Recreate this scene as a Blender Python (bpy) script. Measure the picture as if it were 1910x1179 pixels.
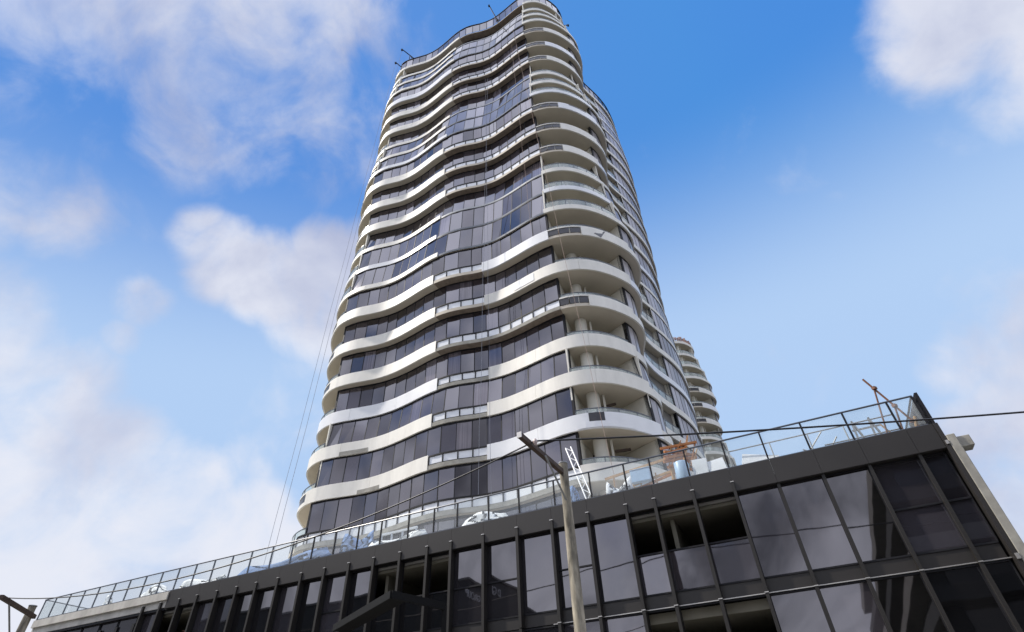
import bpy, bmesh, math, random
from mathutils import Vector, Matrix
random.seed(7)
for o in list(bpy.data.objects): bpy.data.objects.remove(o)
S = bpy.context.scene
COL = S.collection
R = math.radians

# ------------------------------------------------------------------ camera
FPX, PITCH, ROLL = 1012.5, R(40.876), R(-2.772)
CAMZ = 1.6
cd = bpy.data.cameras.new("camera"); cam = bpy.data.objects.new("camera", cd); COL.objects.link(cam)
cd.sensor_width = 36.0; cd.lens = FPX / 1910 * 36.0; cd.clip_start = 0.1; cd.clip_end = 3000
fw = Vector((0, math.cos(PITCH), math.sin(PITCH)))
r0 = Vector((1, 0, 0)); u0 = Vector((0, -math.sin(PITCH), math.cos(PITCH)))
rt = r0 * math.cos(ROLL) + u0 * math.sin(ROLL)
up = -r0 * math.sin(ROLL) + u0 * math.cos(ROLL)
cam.matrix_world = Matrix(((rt.x, up.x, -fw.x, 0), (rt.y, up.y, -fw.y, 0), (rt.z, up.z, -fw.z, CAMZ), (0, 0, 0, 1)))
S.camera = cam

# ------------------------------------------------------------------ light, sky
S.view_settings.view_transform = 'Standard'; S.view_settings.look = 'None'
S.view_settings.gamma = 1; S.view_settings.exposure = 0.55; S.view_settings.use_curve_mapping = False
SUN_AZ, SUN_EL = R(-86), R(49)          # compass azimuth from +Y towards +X
sd = Vector((math.sin(SUN_AZ) * math.cos(SUN_EL), math.cos(SUN_AZ) * math.cos(SUN_EL), math.sin(SUN_EL)))
sl = bpy.data.lights.new("sun", 'SUN'); sl.energy = 3.0; sl.angle = R(2.0); sl.color = (1.0, 0.93, 0.83)
so = bpy.data.objects.new("sun", sl); COL.objects.link(so)
so.rotation_euler = sd.to_track_quat('Z', 'Y').to_euler()

W = bpy.data.worlds.new("World"); S.world = W; W.use_nodes = True
nt = W.node_tree; N = nt.nodes; L = nt.links; N.clear()
out = N.new('ShaderNodeOutputWorld'); bg = N.new('ShaderNodeBackground'); bg.inputs[1].default_value = 1.0
L.new(bg.outputs[0], out.inputs[0])
sky = N.new('ShaderNodeTexSky'); sky.sky_type = 'NISHITA'; sky.sun_disc = False
sky.sun_elevation = SUN_EL; sky.sun_rotation = SUN_AZ; sky.air_density = 1.0; sky.dust_density = 0.15; sky.ozone_density = 2.5
def nmath(op, a, b=None, c=None, clamp=False):
    n = N.new('ShaderNodeMath'); n.operation = op; n.use_clamp = clamp
    for i, v in enumerate((a, b, c)):
        if v is None: continue
        if hasattr(v, 'links'): L.new(v, n.inputs[i])
        else: n.inputs[i].default_value = v
    return n.outputs[0]
def smooth(x, lo, hi):
    n = N.new('ShaderNodeMapRange'); n.interpolation_type = 'SMOOTHSTEP'
    L.new(x, n.inputs[0]); n.inputs[1].default_value = lo; n.inputs[2].default_value = hi
    return n.outputs[0]
tc = N.new('ShaderNodeTexCoord')
nrm = N.new('ShaderNodeVectorMath'); nrm.operation = 'NORMALIZE'; L.new(tc.outputs['Generated'], nrm.inputs[0])
dirv = nrm.outputs[0]
def wnoise(scale, detail, rough, dist, off=(0, 0, 0)):
    m = N.new('ShaderNodeMapping'); L.new(dirv, m.inputs[0]); m.inputs['Location'].default_value = off
    n = N.new('ShaderNodeTexNoise'); L.new(m.outputs[0], n.inputs['Vector'])
    n.inputs['Scale'].default_value = scale; n.inputs['Detail'].default_value = detail
    n.inputs['Roughness'].default_value = rough; n.inputs['Distortion'].default_value = dist
    return n.outputs['Fac']
n1 = wnoise(6.5, 9, 0.53, 0.45, (3.1, 1.7, 0.4)); n2 = wnoise(2.2, 5, 0.5, 0.2, (7, 2, 5)); n3 = wnoise(15, 8, 0.65, 0.5, (1, 9, 2))
# clouds: (azimuth, elevation, inner deg, outer deg, weight)
CLOUDS = [
 (-59, 56, 2, 10, .8), (-52, 59, 3, 12, .78), (-45, 62, 3, 13, .7), (-50, 54, 2, 9, .68), (-36, 64, 2, 13, .55), (-47.5, 49.5, .5, 6.5, .5), (-41.5, 52.5, .5, 6.5, .55), (-67, 51, 1, 7, .5), (-31, 58, 2, 13, .38),
 (-56.7, 39.5, 1, 6, .6), (-53.5, 39, 1, 5, .62), (-60, 45, 1, 6, .42), (-60, 36, 1, 6, .45),
 (-37.6, 41.6, 1.5, 5.5, 1.0), (-41, 42.8, .5, 3.8, .8), (-33, 41.5, 2, 6, 1.05), (-29, 41.0, 2, 6, 1.1), (-25.5, 44, 2, 6.5, 1.1), (-25, 39, 2, 7, 1.0), (-23, 34, 1, 6, .6), (-20, 44, 3, 8, 1.1),
 (-43.3, 35.3, .3, 3.2, .55), (-43.6, 31.9, .2, 2.4, .45),
 (-48, 24, 3, 9.5, .9), (-54, 26, 3, 10, .8), (-41, 20.5, 3, 9, .88), (-34, 20.5, 2, 7, .85), (-42, 14, 5, 13, .95), (-33, 15, 4, 11, .9), (-27.5, 17.5, 2, 7.5, .8), (-24, 12, 4, 12, .9), (-29, 24, 1, 5, .4), (-25, 30, 2, 8, .5),
 (62.5, 46, 2, 6.5, .9), (62, 41.5, 2, 6, .8), (65, 47, 3, 9, .95), (58.3, 45, .5, 4, .62), (57.5, 41, .5, 4.5, .5), (68, 40, 3, 9, .9),
 (45.5, 24.6, 1, 5.5, .6), (43.5, 17.5, 2, 8, .9), (42.4, 11, 4, 10, 1.0), (49, 17, 4, 11, .95), (36, 9, 3, 10, .7), (53, 24, 2, 9, .65),
]
acc = None
for az, el, ri, ro, w in CLOUDS:
    c = (math.sin(R(az)) * math.cos(R(el)), math.cos(R(az)) * math.cos(R(el)), math.sin(R(el)))
    d = N.new('ShaderNodeVectorMath'); d.operation = 'DOT_PRODUCT'; L.new(dirv, d.inputs[0]); d.inputs[1].default_value = c
    m = nmath('MULTIPLY', smooth(d.outputs['Value'], math.cos(R(ro)), math.cos(R(ri))), w)
    acc = m if acc is None else nmath('MAXIMUM', acc, m)
# broken cloud over the half of the sky behind the camera
sepv = N.new('ShaderNodeSeparateXYZ'); L.new(dirv, sepv.inputs[0])
backm = smooth(nmath('MULTIPLY', sepv.outputs[1], -1.0), -0.27, -0.02)
back = nmath('MULTIPLY', backm, nmath('ADD', 0.66, nmath('MULTIPLY', smooth(n2, 0.36, 0.58), 0.55)))
side = nmath('MULTIPLY', nmath('MAXIMUM', smooth(sepv.outputs[0], 0.70, 0.84), smooth(nmath('MULTIPLY', sepv.outputs[0], -1.0), 0.80, 0.93)), 0.95)
cover = nmath('MAXIMUM', nmath('MAXIMUM', acc, back), side)
dens = smooth(nmath('ADD', nmath('MULTIPLY', cover, 1.05), nmath('ADD', nmath('MULTIPLY', nmath('SUBTRACT', n1, 0.5), 1.9), nmath('MULTIPLY', nmath('SUBTRACT', n3, 0.5), 0.4))), 0.18, 1.12)
dens = nmath('MULTIPLY', dens, 0.95)
cr = N.new('ShaderNodeMix'); cr.data_type = 'RGBA'
cr.inputs['A'].default_value = (0.29, 0.32, 0.45, 1); cr.inputs['B'].default_value = (0.56, 0.575, 0.635, 1)
shade = smooth(nmath('ADD', nmath('MULTIPLY', n2, 0.5), nmath('MULTIPLY', wnoise(4.0, 7, 0.55, 0.3, (5, 5, 1)), 0.7)), 0.42, 0.68)
lowb = nmath('MULTIPLY', smooth(sepv.outputs[2], 0.86, 0.55), 0.6)
shade = nmath('ADD', nmath('MULTIPLY', shade, 0.75), nmath('MULTIPLY', lowb, 0.5), clamp=True)
L.new(shade, cr.inputs['Factor'])
tint = N.new('ShaderNodeMix'); tint.data_type = 'RGBA'; tint.blend_type = 'MULTIPLY'; tint.inputs['Factor'].default_value = 1
L.new(sky.outputs[0], tint.inputs['A']); tint.inputs['B'].default_value = (0.072, 0.155, 0.235, 1)   # Nishita strength about 0.15, graded bluer
# unseen cloud overhead and behind, brightened and modelled to light the facade and glass
n4 = wnoise(3.2, 6, 0.55, 0.8, (2, 8, 3))
gain = nmath('ADD', 1.0, nmath('MULTIPLY', backm, nmath('ADD', nmath('MULTIPLY', smooth(sepv.outputs[2], 0.35, 0.8), 1.25), nmath('MULTIPLY', nmath('SUBTRACT', smooth(n4, 0.36, 0.62), 0.55), 1.3))))
cg = N.new('ShaderNodeVectorMath'); cg.operation = 'SCALE'; L.new(cr.outputs['Result'], cg.inputs[0]); L.new(gain, cg.inputs['Scale'])
cap = N.new('ShaderNodeMix'); cap.data_type = 'RGBA'; cap.blend_type = 'DARKEN'; cap.inputs['Factor'].default_value = 1.0
L.new(tint.outputs['Result'], cap.inputs['A']); cap.inputs['B'].default_value = (0.070, 0.196, 0.50, 1)
mixc = N.new('ShaderNodeMix'); mixc.data_type = 'RGBA'
hz = N.new('ShaderNodeMix'); hz.data_type = 'RGBA'; hz.inputs['B'].default_value = (0.345, 0.465, 0.64, 1)      # thin bright haze low in the sky
L.new(nmath('MULTIPLY', smooth(nmath('SUBTRACT', sepv.outputs[2], nmath('ADD', nmath('MULTIPLY', sepv.outputs[1], 0.24), nmath('MULTIPLY', sepv.outputs[0], 0.065))), 0.72, 0.36), 0.86), hz.inputs['Factor']); L.new(cap.outputs['Result'], hz.inputs['A'])
L.new(dens, mixc.inputs['Factor']); L.new(hz.outputs['Result'], mixc.inputs['A']); L.new(cg.outputs[0], mixc.inputs['B'])
L.new(mixc.outputs['Result'], bg.inputs[0])

# ------------------------------------------------------------------ materials
def mat(name, col, rough=0.6, metal=0.0, ior=None, noise=0.0, nscale=3.0, streak=0.0, bump=0.0, spec=None, coords='Object'):
    m = bpy.data.materials.new(name); m.use_nodes = True
    t = m.node_tree; b = t.nodes['Principled BSDF']
    b.inputs['Base Color'].default_value = (*col, 1); b.inputs['Roughness'].default_value = rough; b.inputs['Metallic'].default_value = metal
    if ior: b.inputs['IOR'].default_value = ior
    if spec is not None: b.inputs['Specular IOR Level'].default_value = spec
    if noise or bump or streak:
        tcn = t.nodes.new('ShaderNodeTexCoord'); mp = t.nodes.new('ShaderNodeMapping'); t.links.new(tcn.outputs[coords], mp.inputs[0])
        if streak: mp.inputs['Scale'].default_value = (1, 1, streak)
        nz = t.nodes.new('ShaderNodeTexNoise'); nz.inputs['Scale'].default_value = nscale; nz.inputs['Detail'].default_value = 8; nz.inputs['Roughness'].default_value = 0.62
        t.links.new(mp.outputs[0], nz.inputs['Vector'])
        if noise:
            mx = t.nodes.new('ShaderNodeMix'); mx.data_type = 'RGBA'
            rp = t.nodes.new('ShaderNodeMapRange'); rp.inputs[1].default_value = 0.3; rp.inputs[2].default_value = 0.7
            t.links.new(nz.outputs['Fac'], rp.inputs[0]); t.links.new(rp.outputs[0], mx.inputs['Factor'])
            mx.inputs['A'].default_value = (*[c * (1 - noise) for c in col], 1); mx.inputs['B'].default_value = (*[min(1, c * (1 + noise * .6)) for c in col], 1)
            t.links.new(mx.outputs['Result'], b.inputs['Base Color'])
        if bump:
            bp = t.nodes.new('ShaderNodeBump'); bp.inputs['Strength'].default_value = bump; bp.inputs['Distance'].default_value = 0.02
            t.links.new(nz.outputs['Fac'], bp.inputs['Height']); t.links.new(bp.outputs[0], b.inputs['Normal'])
    return m
M = {}
M['cream'] = mat('cream_panel', (0.80, 0.775, 0.70), 0.5, noise=0.11, nscale=1.3, streak=0.25)
M['white'] = mat('white_panel', (0.80, 0.81, 0.82), 0.35, noise=0.05, nscale=1.2)
M['spandrel'] = mat('white_spandrel_glass', (0.86, 0.88, 0.90), 0.15, noise=0.04, nscale=0.7)
M['soffit'] = mat('painted_soffit', (0.60, 0.54, 0.44), 0.7, noise=0.08, nscale=0.6)
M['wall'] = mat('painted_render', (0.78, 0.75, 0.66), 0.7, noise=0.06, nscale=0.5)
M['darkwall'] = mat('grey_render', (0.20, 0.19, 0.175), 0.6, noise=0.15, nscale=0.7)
M['concrete'] = mat('raw_concrete', (0.36, 0.345, 0.30), 0.85, noise=0.35, nscale=1.6, bump=0.3)
M['frame'] = mat('dark_aluminium', (0.014, 0.014, 0.017), 0.6, spec=0.25)
M['panel'] = mat('dark_spandrel_panel', (0.04, 0.038, 0.042), 0.3, noise=0.25, nscale=5)
M['clad'] = mat('bronze_cladding', (0.030, 0.027, 0.025), 0.42, noise=0.12, nscale=0.8, ior=1.45)
M['fin'] = mat('bronze_fin', (0.018, 0.016, 0.014), 0.5, ior=1.45)
M['rawsoffit'] = mat('raw_brown_soffit', (0.27, 0.22, 0.175), 0.9, noise=.3, nscale=3)
M['starter'] = mat('pink_grey_formwork', (0.36, 0.24, 0.21), 0.9, noise=.3)
M['black'] = mat('black_canopy_steel', (0.005, 0.005, 0.005), 0.7, spec=0.2)
M['rawslab'] = mat('pale_raw_slab', (0.56, 0.54, 0.49), 0.85, noise=0.25, nscale=1.2, streak=.5)
M['alu'] = mat('raw_aluminium', (0.55, 0.53, 0.50), 0.35, metal=0.7)
M['railgrey'] = mat('grey_rail', (0.10, 0.115, 0.14), 0.35)
M['wood'] = mat('weathered_pole_wood', (0.34, 0.305, 0.235), 0.85, noise=0.85, nscale=6, streak=0.22, bump=0.6)
M['armwood'] = mat('crossarm_timber', (0.085, 0.058, 0.042), 0.8, noise=0.4, nscale=8)
M['galv'] = mat('galvanised_steel', (0.30, 0.31, 0.31), 0.45, metal=0.6, noise=0.2, nscale=10)
M['cable'] = mat('black_cable', (0.012, 0.012, 0.014), 0.5)
M['rope'] = mat('rope_pale', (0.40, 0.30, 0.25), 0.9)
M['ropegrey'] = mat('rope_grey', (0.25, 0.26, 0.30), 0.9)
M['rust'] = mat('rusty_steel', (0.20, 0.085, 0.045), 0.75, noise=0.5, nscale=12)
M['timber'] = mat('raw_timber', (0.52, 0.33, 0.17), 0.8, noise=0.35, nscale=4)
M['orange'] = mat('orange_timber', (0.48, 0.20, 0.07), 0.7, noise=0.3, nscale=4)
M['blue'] = mat('blue_sheet', (0.10, 0.20, 0.42), 0.75, noise=0.25, nscale=3)
M['plastic'] = mat('white_plastic_sheet', (0.78, 0.81, 0.84), 0.65, noise=0.12, nscale=2)
M['paleblue'] = mat('pale_blue_plastic', (0.38, 0.55, 0.75), 0.4, noise=0.15, nscale=3)
M['porcelain'] = mat('porcelain', (0.55, 0.45, 0.42), 0.25)
M['skin'] = mat('skin', (0.45, 0.24, 0.17), 0.55)
M['shirt'] = mat('red_shirt', (0.20, 0.045, 0.04), 0.85)
M['hair'] = mat('dark_hair', (0.02, 0.014, 0.01), 0.8)
M['asphalt'] = mat('asphalt', (0.05, 0.05, 0.052), 0.9, noise=0.3, nscale=20, bump=0.3)
M['path'] = mat('footpath_concrete', (0.26, 0.25, 0.23), 0.9, noise=0.15, nscale=2)
M['ground'] = mat('ground_earth', (0.075, 0.075, 0.065), 0.95, noise=0.25, nscale=0.4)
M['terrace'] = mat('terrace_concrete', (0.42, 0.41, 0.39), 0.9, noise=0.2, nscale=1)
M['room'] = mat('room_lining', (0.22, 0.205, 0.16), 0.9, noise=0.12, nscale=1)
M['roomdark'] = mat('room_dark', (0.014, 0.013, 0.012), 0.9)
M['opp'] = mat('opposite_cladding', (0.045, 0.045, 0.042), 0.7, noise=0.3, nscale=0.5)
M['oppwin'] = mat('opposite_window', (0.02, 0.022, 0.025), 0.1)
M['oppband'] = mat('opposite_band', (0.24, 0.23, 0.21), 0.8, noise=0.2, nscale=0.8)
M['letters'] = mat('sign_letters', (0.75, 0.75, 0.75), 0.6)
M['paint'] = mat('road_paint', (0.75, 0.75, 0.72), 0.8)

def glass_mat(name, dark, light, ior, curtain=True, rough=0.045):
    m = bpy.data.materials.new(name); m.use_nodes = True; t = m.node_tree; b = t.nodes['Principled BSDF']
    at = t.nodes.new('ShaderNodeAttribute'); at.attribute_name = 'tone'
    mx = t.nodes.new('ShaderNodeMix'); mx.data_type = 'RGBA'; mx.inputs['A'].default_value = (*dark, 1); mx.inputs['B'].default_value = (*light, 1)
    pw = t.nodes.new('ShaderNodeMath'); pw.operation = 'POWER'; t.links.new(at.outputs['Fac'], pw.inputs[0]); pw.inputs[1].default_value = 1.6
    t.links.new(pw.outputs[0], mx.inputs['Factor'])
    last = mx.outputs['Result']
    if curtain:
        uv = t.nodes.new('ShaderNodeUVMap'); mp = t.nodes.new('ShaderNodeMapping'); t.links.new(uv.outputs[0], mp.inputs[0]); mp.inputs['Scale'].default_value = (9, 0.25, 1)
        cx = t.nodes.new('ShaderNodeCombineXYZ'); mul = t.nodes.new('ShaderNodeMath'); mul.operation = 'MULTIPLY'; t.links.new(at.outputs['Fac'], mul.inputs[0]); mul.inputs[1].default_value = 771.0
        t.links.new(mul.outputs[0], cx.inputs[0]); t.links.new(cx.outputs[0], mp.inputs['Location'])
        nz = t.nodes.new('ShaderNodeTexNoise'); nz.inputs['Scale'].default_value = 1.0; nz.inputs['Detail'].default_value = 3; t.links.new(mp.outputs[0], nz.inputs['Vector'])
        rp = t.nodes.new('ShaderNodeMapRange'); rp.inputs[1].default_value = 0.42; rp.inputs[2].default_value = 0.72; rp.inputs[4].default_value = 0.55; t.links.new(nz.outputs['Fac'], rp.inputs[0])
        gt = t.nodes.new('ShaderNodeMapRange'); gt.inputs[1].default_value = 0.72; gt.inputs[2].default_value = 0.80; t.links.new(at.outputs['Fac'], gt.inputs[0])
        fm = t.nodes.new('ShaderNodeMath'); fm.operation = 'MULTIPLY'; t.links.new(rp.outputs[0], fm.inputs[0]); t.links.new(gt.outputs[0], fm.inputs[1])
        m2 = t.nodes.new('ShaderNodeMix'); m2.data_type = 'RGBA'; t.links.new(fm.outputs[0], m2.inputs['Factor']); t.links.new(last, m2.inputs['A']); m2.inputs['B'].default_value = (0.27, 0.25, 0.28, 1)
        last = m2.outputs['Result']
    t.links.new(last, b.inputs['Base Color'])
    b.inputs['Roughness'].default_value = rough; b.inputs['IOR'].default_value = ior
    b.inputs['Specular Tint'].default_value = (0.95, 0.92, 0.99, 1)
    tcn = t.nodes.new('ShaderNodeTexCoord'); nz = t.nodes.new('ShaderNodeTexNoise'); nz.inputs['Scale'].default_value = 0.55; nz.inputs['Detail'].default_value = 2
    t.links.new(tcn.outputs['Object'], nz.inputs['Vector'])
    bp = t.nodes.new('ShaderNodeBump'); bp.inputs['Strength'].default_value = 0.25; bp.inputs['Distance'].default_value = 0.012
    t.links.new(nz.outputs['Fac'], bp.inputs['Height']); t.links.new(bp.outputs[0], b.inputs['Normal'])
    return m
M['tglass'] = glass_mat('tower_glass', (0.012, 0.010, 0.013), (0.10, 0.086, 0.102), 2.15)
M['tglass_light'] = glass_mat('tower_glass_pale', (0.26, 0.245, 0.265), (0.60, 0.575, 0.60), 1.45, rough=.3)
M['pglass'] = glass_mat('podium_glass', (0.006, 0.006, 0.006), (0.06, 0.054, 0.064), 2.3, curtain=False, rough=0.02)
def clear_glass(name, tintc, op, milk):
    m = bpy.data.materials.new(name); m.use_nodes = True; t = m.node_tree; t.nodes.remove(t.nodes['Principled BSDF']); o = t.nodes['Material Output']
    tr = t.nodes.new('ShaderNodeBsdfTransparent'); tr.inputs[0].default_value = (*tintc, 1)
    df = t.nodes.new('ShaderNodeBsdfDiffuse'); df.inputs[0].default_value = (0.78, 0.81, 0.82, 1)
    gl = t.nodes.new('ShaderNodeBsdfGlossy'); gl.inputs['Roughness'].default_value = 0.03
    a = t.nodes.new('ShaderNodeMixShader'); a.inputs[0].default_value = milk; t.links.new(tr.outputs[0], a.inputs[1]); t.links.new(df.outputs[0], a.inputs[2])
    lw = t.nodes.new('ShaderNodeLayerWeight'); lw.inputs[0].default_value = 0.5; pw = t.nodes.new('ShaderNodeMath'); pw.operation = 'POWER'; t.links.new(lw.outputs['Facing'], pw.inputs[0]); pw.inputs[1].default_value = 4.0
    fr = t.nodes.new('ShaderNodeMath'); fr.operation = 'MULTIPLY_ADD'; t.links.new(pw.outputs[0], fr.inputs[0]); fr.inputs[1].default_value = 0.5; fr.inputs[2].default_value = (op - 1) ** 2 * 0.16
    b = t.nodes.new('ShaderNodeMixShader'); t.links.new(fr.outputs[0], b.inputs[0]); t.links.new(a.outputs[0], b.inputs[1]); t.links.new(gl.outputs[0], b.inputs[2])
    t.links.new(b.outputs[0], o.inputs[0]); return m
M['clear'] = clear_glass('clear_balustrade_glass', (0.965, 0.985, 0.985), 1.5, 0.085)
M['rail'] = clear_glass('balcony_glass', (0.86, 0.92, 0.90), 1.6, 0.22)

# ------------------------------------------------------------------ mesh helpers
class MB:
    def __init__(s): s.v = []; s.f = []; s.t = []; s.uv = []
    def poly(s, pts, tone=0.5):
        i = len(s.v); s.v += [tuple(p) for p in pts]; s.f.append(tuple(range(i, i + len(pts)))); s.t.append(tone)
    def hexa(s, b, t):                       # bottom ring, top ring (4 points each)
        i = len(s.v); s.v += [tuple(p) for p in b] + [tuple(p) for p in t]
        for q in ((3, 2, 1, 0), (4, 5, 6, 7), (0, 1, 5, 4), (1, 2, 6, 5), (2, 3, 7, 6), (3, 0, 4, 7)):
            s.f.append(tuple(i + k for k in q)); s.t.append(0.5)
    def box(s, c, d, rz=0.0, rx=0.0):
        m = Matrix.Rotation(rz, 3, 'Z') @ Matrix.Rotation(rx, 3, 'X')
        g = lambda x, y, z: Vector(c) + m @ Vector((x * d[0] / 2, y * d[1] / 2, z * d[2] / 2))
        s.hexa([g(-1, -1, -1), g(1, -1, -1), g(1, 1, -1), g(-1, 1, -1)], [g(-1, -1, 1), g(1, -1, 1), g(1, 1, 1), g(-1, 1, 1)])
    def tube(s, pts, r, n=8, cap=True):
        pts = [Vector(p) for p in pts]; rings = []
        rr = r if isinstance(r, (list, tuple)) else [r] * len(pts)
        for i, p in enumerate(pts):
            d = (pts[min(i + 1, len(pts) - 1)] - pts[max(i - 1, 0)]).normalized()
            a = d.cross(Vector((0, 0, 1))); a = a.normalized() if a.length > 1e-3 else Vector((1, 0, 0)); b = d.cross(a)
            k = len(s.v); rings.append(k)
            s.v += [tuple(p + (a * math.cos(2 * math.pi * j / n) + b * math.sin(2 * math.pi * j / n)) * rr[i]) for j in range(n)]
        for i in range(len(pts) - 1):
            for j in range(n):
                s.f.append((rings[i] + j, rings[i] + (j + 1) % n, rings[i + 1] + (j + 1) % n, rings[i + 1] + j)); s.t.append(0.5)
        if cap:
            s.f.append(tuple(rings[0] + j for j in range(n))[::-1]); s.t.append(.5)
            s.f.append(tuple(rings[-1] + j for j in range(n))); s.t.append(.5)
    def beam(s, p, q, w, h):                 # rectangular bar from p to q
        p = Vector(p); q = Vector(q); d = (q - p).normalized()
        a = d.cross(Vector((0, 0, 1))); a = a.normalized() if a.length > 1e-3 else Vector((1, 0, 0)); b = a.cross(d)
        a = a * w / 2; b = b * h / 2
        s.hexa([p - a - b, p + a - b, p + a + b, p - a + b], [q - a - b, q + a - b, q + a + b, q - a + b])
    def sweep(s, outer, inner, z0, z1):      # closed bar between two plan curves
        i = len(s.v); n = len(outer)
        for (a, b) in zip(outer, inner):
            s.v += [(a[0], a[1], z0), (a[0], a[1], z1), (b[0], b[1], z1), (b[0], b[1], z0)]
        for k in range(n - 1):
            for j in range(4):
                s.f.append((i + 4 * k + j, i + 4 * k + 4 + j, i + 4 * k + 4 + (j + 1) % 4, i + 4 * k + (j + 1) % 4)); s.t.append(.5)
        s.f.append((i, i + 1, i + 2, i + 3)); e = i + 4 * (n - 1); s.f.append((e + 3, e + 2, e + 1, e)); s.t += [.5, .5]
    def prism(s, pts, z0, z1):
        n = len(pts); i = len(s.v); s.v += [(p[0], p[1], z0) for p in pts] + [(p[0], p[1], z1) for p in pts]
        s.f.append(tuple(range(i, i + n))[::-1]); s.f.append(tuple(range(i + n, i + 2 * n))); s.t += [.5, .5]
        for k in range(n): s.f.append((i + k, i + (k + 1) % n, i + n + (k + 1) % n, i + n + k)); s.t.append(.5)
    def build(s, name, m, parent=None, smooth=False, uv=False, bevel=0.0, recalc=True):
        me = bpy.data.meshes.new(name); me.from_pydata(s.v, [], s.f)
        me.materials.append(m)
        if uv or any(t != .5 for t in s.t):
            at = me.attributes.new('tone', 'FLOAT', 'FACE'); at.data.foreach_set('value', s.t)
        if uv:
            ul = me.uv_layers.new(name='UVMap')
            for p in me.polygons:
                q = ((0, 0), (1, 0), (1, 1), (0, 1))
                for j, li in enumerate(p.loop_indices): ul.data[li].uv = q[j % 4]
        if recalc:
            bm = bmesh.new(); bm.from_mesh(me); bmesh.ops.recalc_face_normals(bm, faces=bm.faces); bm.to_mesh(me); bm.free()
        if smooth:
            me.polygons.foreach_set('use_smooth', [True] * len(me.polygons))
            me.set_sharp_from_angle(angle=R(35))
        me.update()
        o = bpy.data.objects.new(name, me); COL.objects.link(o)
        if parent:
            o.parent = parent
            if parent.type == 'MESH': o.matrix_parent_inverse = Matrix.Identity(4)
        if bevel:
            bv = o.modifiers.new('bevel', 'BEVEL'); bv.width = bevel; bv.segments = 2; bv.limit_method = 'ANGLE'
        return o
def tag(o, label, cat, group=None):
    o['label'] = label; o['category'] = cat
    if group: o['group'] = group
    return o
def thing(name, label, cat, loc=(0, 0, 0), group=None):
    o = bpy.data.objects.new(name, None); COL.objects.link(o); o.location = loc; o.empty_display_size = 0.3
    return tag(o, label, cat, group)
def structure(o): o['kind'] = 'structure'; return o

# facade frame: u along the street front (to the right), n away from the camera
FA = R(24.0697); NV = Vector((math.sin(FA), math.cos(FA), 0)); EV = Vector((math.cos(FA), -math.sin(FA), 0))
def F(u, n, z): p = EV * u + NV * n; return Vector((p.x, p.y, z))
def polar(az, d, t=None, z=None):
    a = R(az); return Vector((math.sin(a) * d, math.cos(a) * d, z if z is not None else CAMZ + t * d))
def fbox(mb, ua, ub, na, nb, za, zb):
    mb.hexa([F(ua, na, za), F(ub, na, za), F(ub, nb, za), F(ua, nb, za)], [F(ua, na, zb), F(ub, na, zb), F(ub, nb, zb), F(ua, nb, zb)])

# ------------------------------------------------------------------ ground
m = MB(); m.poly([(-900, -900, -.16), (900, -900, -.16), (900, 900, -.16), (-900, 900, -.16)]); structure(m.build('ground', M['ground'], recalc=False))
m = MB(); fbox(m, -400, 400, -3.5, 8.5, -.3, -.10); structure(m.build('road', M['asphalt']))
m = MB()
for k in range(-30, 30): fbox(m, k * 6.0, k * 6.0 + 3, 2.4, 2.52, -.12, -.094)
structure(m.build('road_markings', M['paint']))
m = MB(); fbox(m, -400, 400, 8.5, 19.8, -.3, 0.03); structure(m.build('footpath', M['path']))
m = MB(); fbox(m, -400, 400, -5.0, -3.5, -.3, 0.03); structure(m.build('footpath', M['path']))

# ------------------------------------------------------------------ towers
CP = [(-16.4, 41.0), (-16.12, 38.9), (-15.55, 37.8), (-14.6, 36.97), (-13.46, 36.56), (-12.12, 36.26), (-10.68, 35.9), (-9.21, 35.22), (-7.75, 34.25), (-6.62, 33.42), (-5.62, 32.8), (-4.69, 32.38), (-3.66, 32.12), (-2.59, 31.95), (-1.62, 31.7), (-.56, 31.28), (.37, 30.72), (1.48, 29.95), (2.28, 29.38), (3.05, 28.9), (3.9, 28.55), (4.75, 28.43), (5.5, 28.5), (6.2, 28.72), (7.0, 29.1), (7.87, 29.68), (8.5, 30.25), (9.05, 31.05), (9.4, 32.1), (9.6, 33.5), (9.9, 35.2), (10.5, 37.2), (11.3, 39.1), (12.2, 40.6), (13.2, 41.9), (14.3, 43.1), (15.4, 44.4), (16.5, 46.0), (17.4, 47.8), (18.3, 50), (18.9, 52.5), (18.9, 55.5), (17.5, 59), (13, 62.5), (6, 64), (-2, 63), (-9, 59.5), (-13.5, 54), (-15.8, 48), (-16.4, 44.2)]
def catmull(P, n=5):
    o = []; m = len(P)
    for i in range(m):
        p0, p1, p2, p3 = (Vector(P[(i + k - 1) % m]) for k in range(4))
        for j in range(n):
            t = j / n
            o.append(0.5 * ((2 * p1) + (p2 - p0) * t + (2 * p0 - 5 * p1 + 4 * p2 - p3) * t * t + (3 * p1 - p0 - 3 * p2 + p3) * t ** 3))
    return o
BASE = catmull(CP, 5)
NB = len(BASE)
SL = [0.0]
for i in range(1, NB): SL.append(SL[-1] + (BASE[i] - BASE[i - 1]).length)
TOTAL = SL[-1] + (BASE[0] - BASE[-1]).length
NORM = []
for i in range(NB):
    d = (BASE[(i + 3) % NB] - BASE[(i - 3) % NB]).normalized(); NORM.append(Vector((d.y, -d.x)))
def s_of(x, y): return SL[min(range(NB), key=lambda i: (BASE[i] - Vector((x, y))).length)]
def lerp_at(s):
    s = s % TOTAL
    lo, hi = 0, NB - 1
    while lo < hi:
        mid = (lo + hi + 1) // 2
        if SL[mid] <= s: lo = mid
        else: hi = mid - 1
    j = (lo + 1) % NB; seg = (SL[j] if j else TOTAL) - SL[lo]; t = (s - SL[lo]) / seg if seg > 1e-6 else 0
    return BASE[lo].lerp(BASE[j], t), NORM[lo].lerp(NORM[j], t).normalized()
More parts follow.
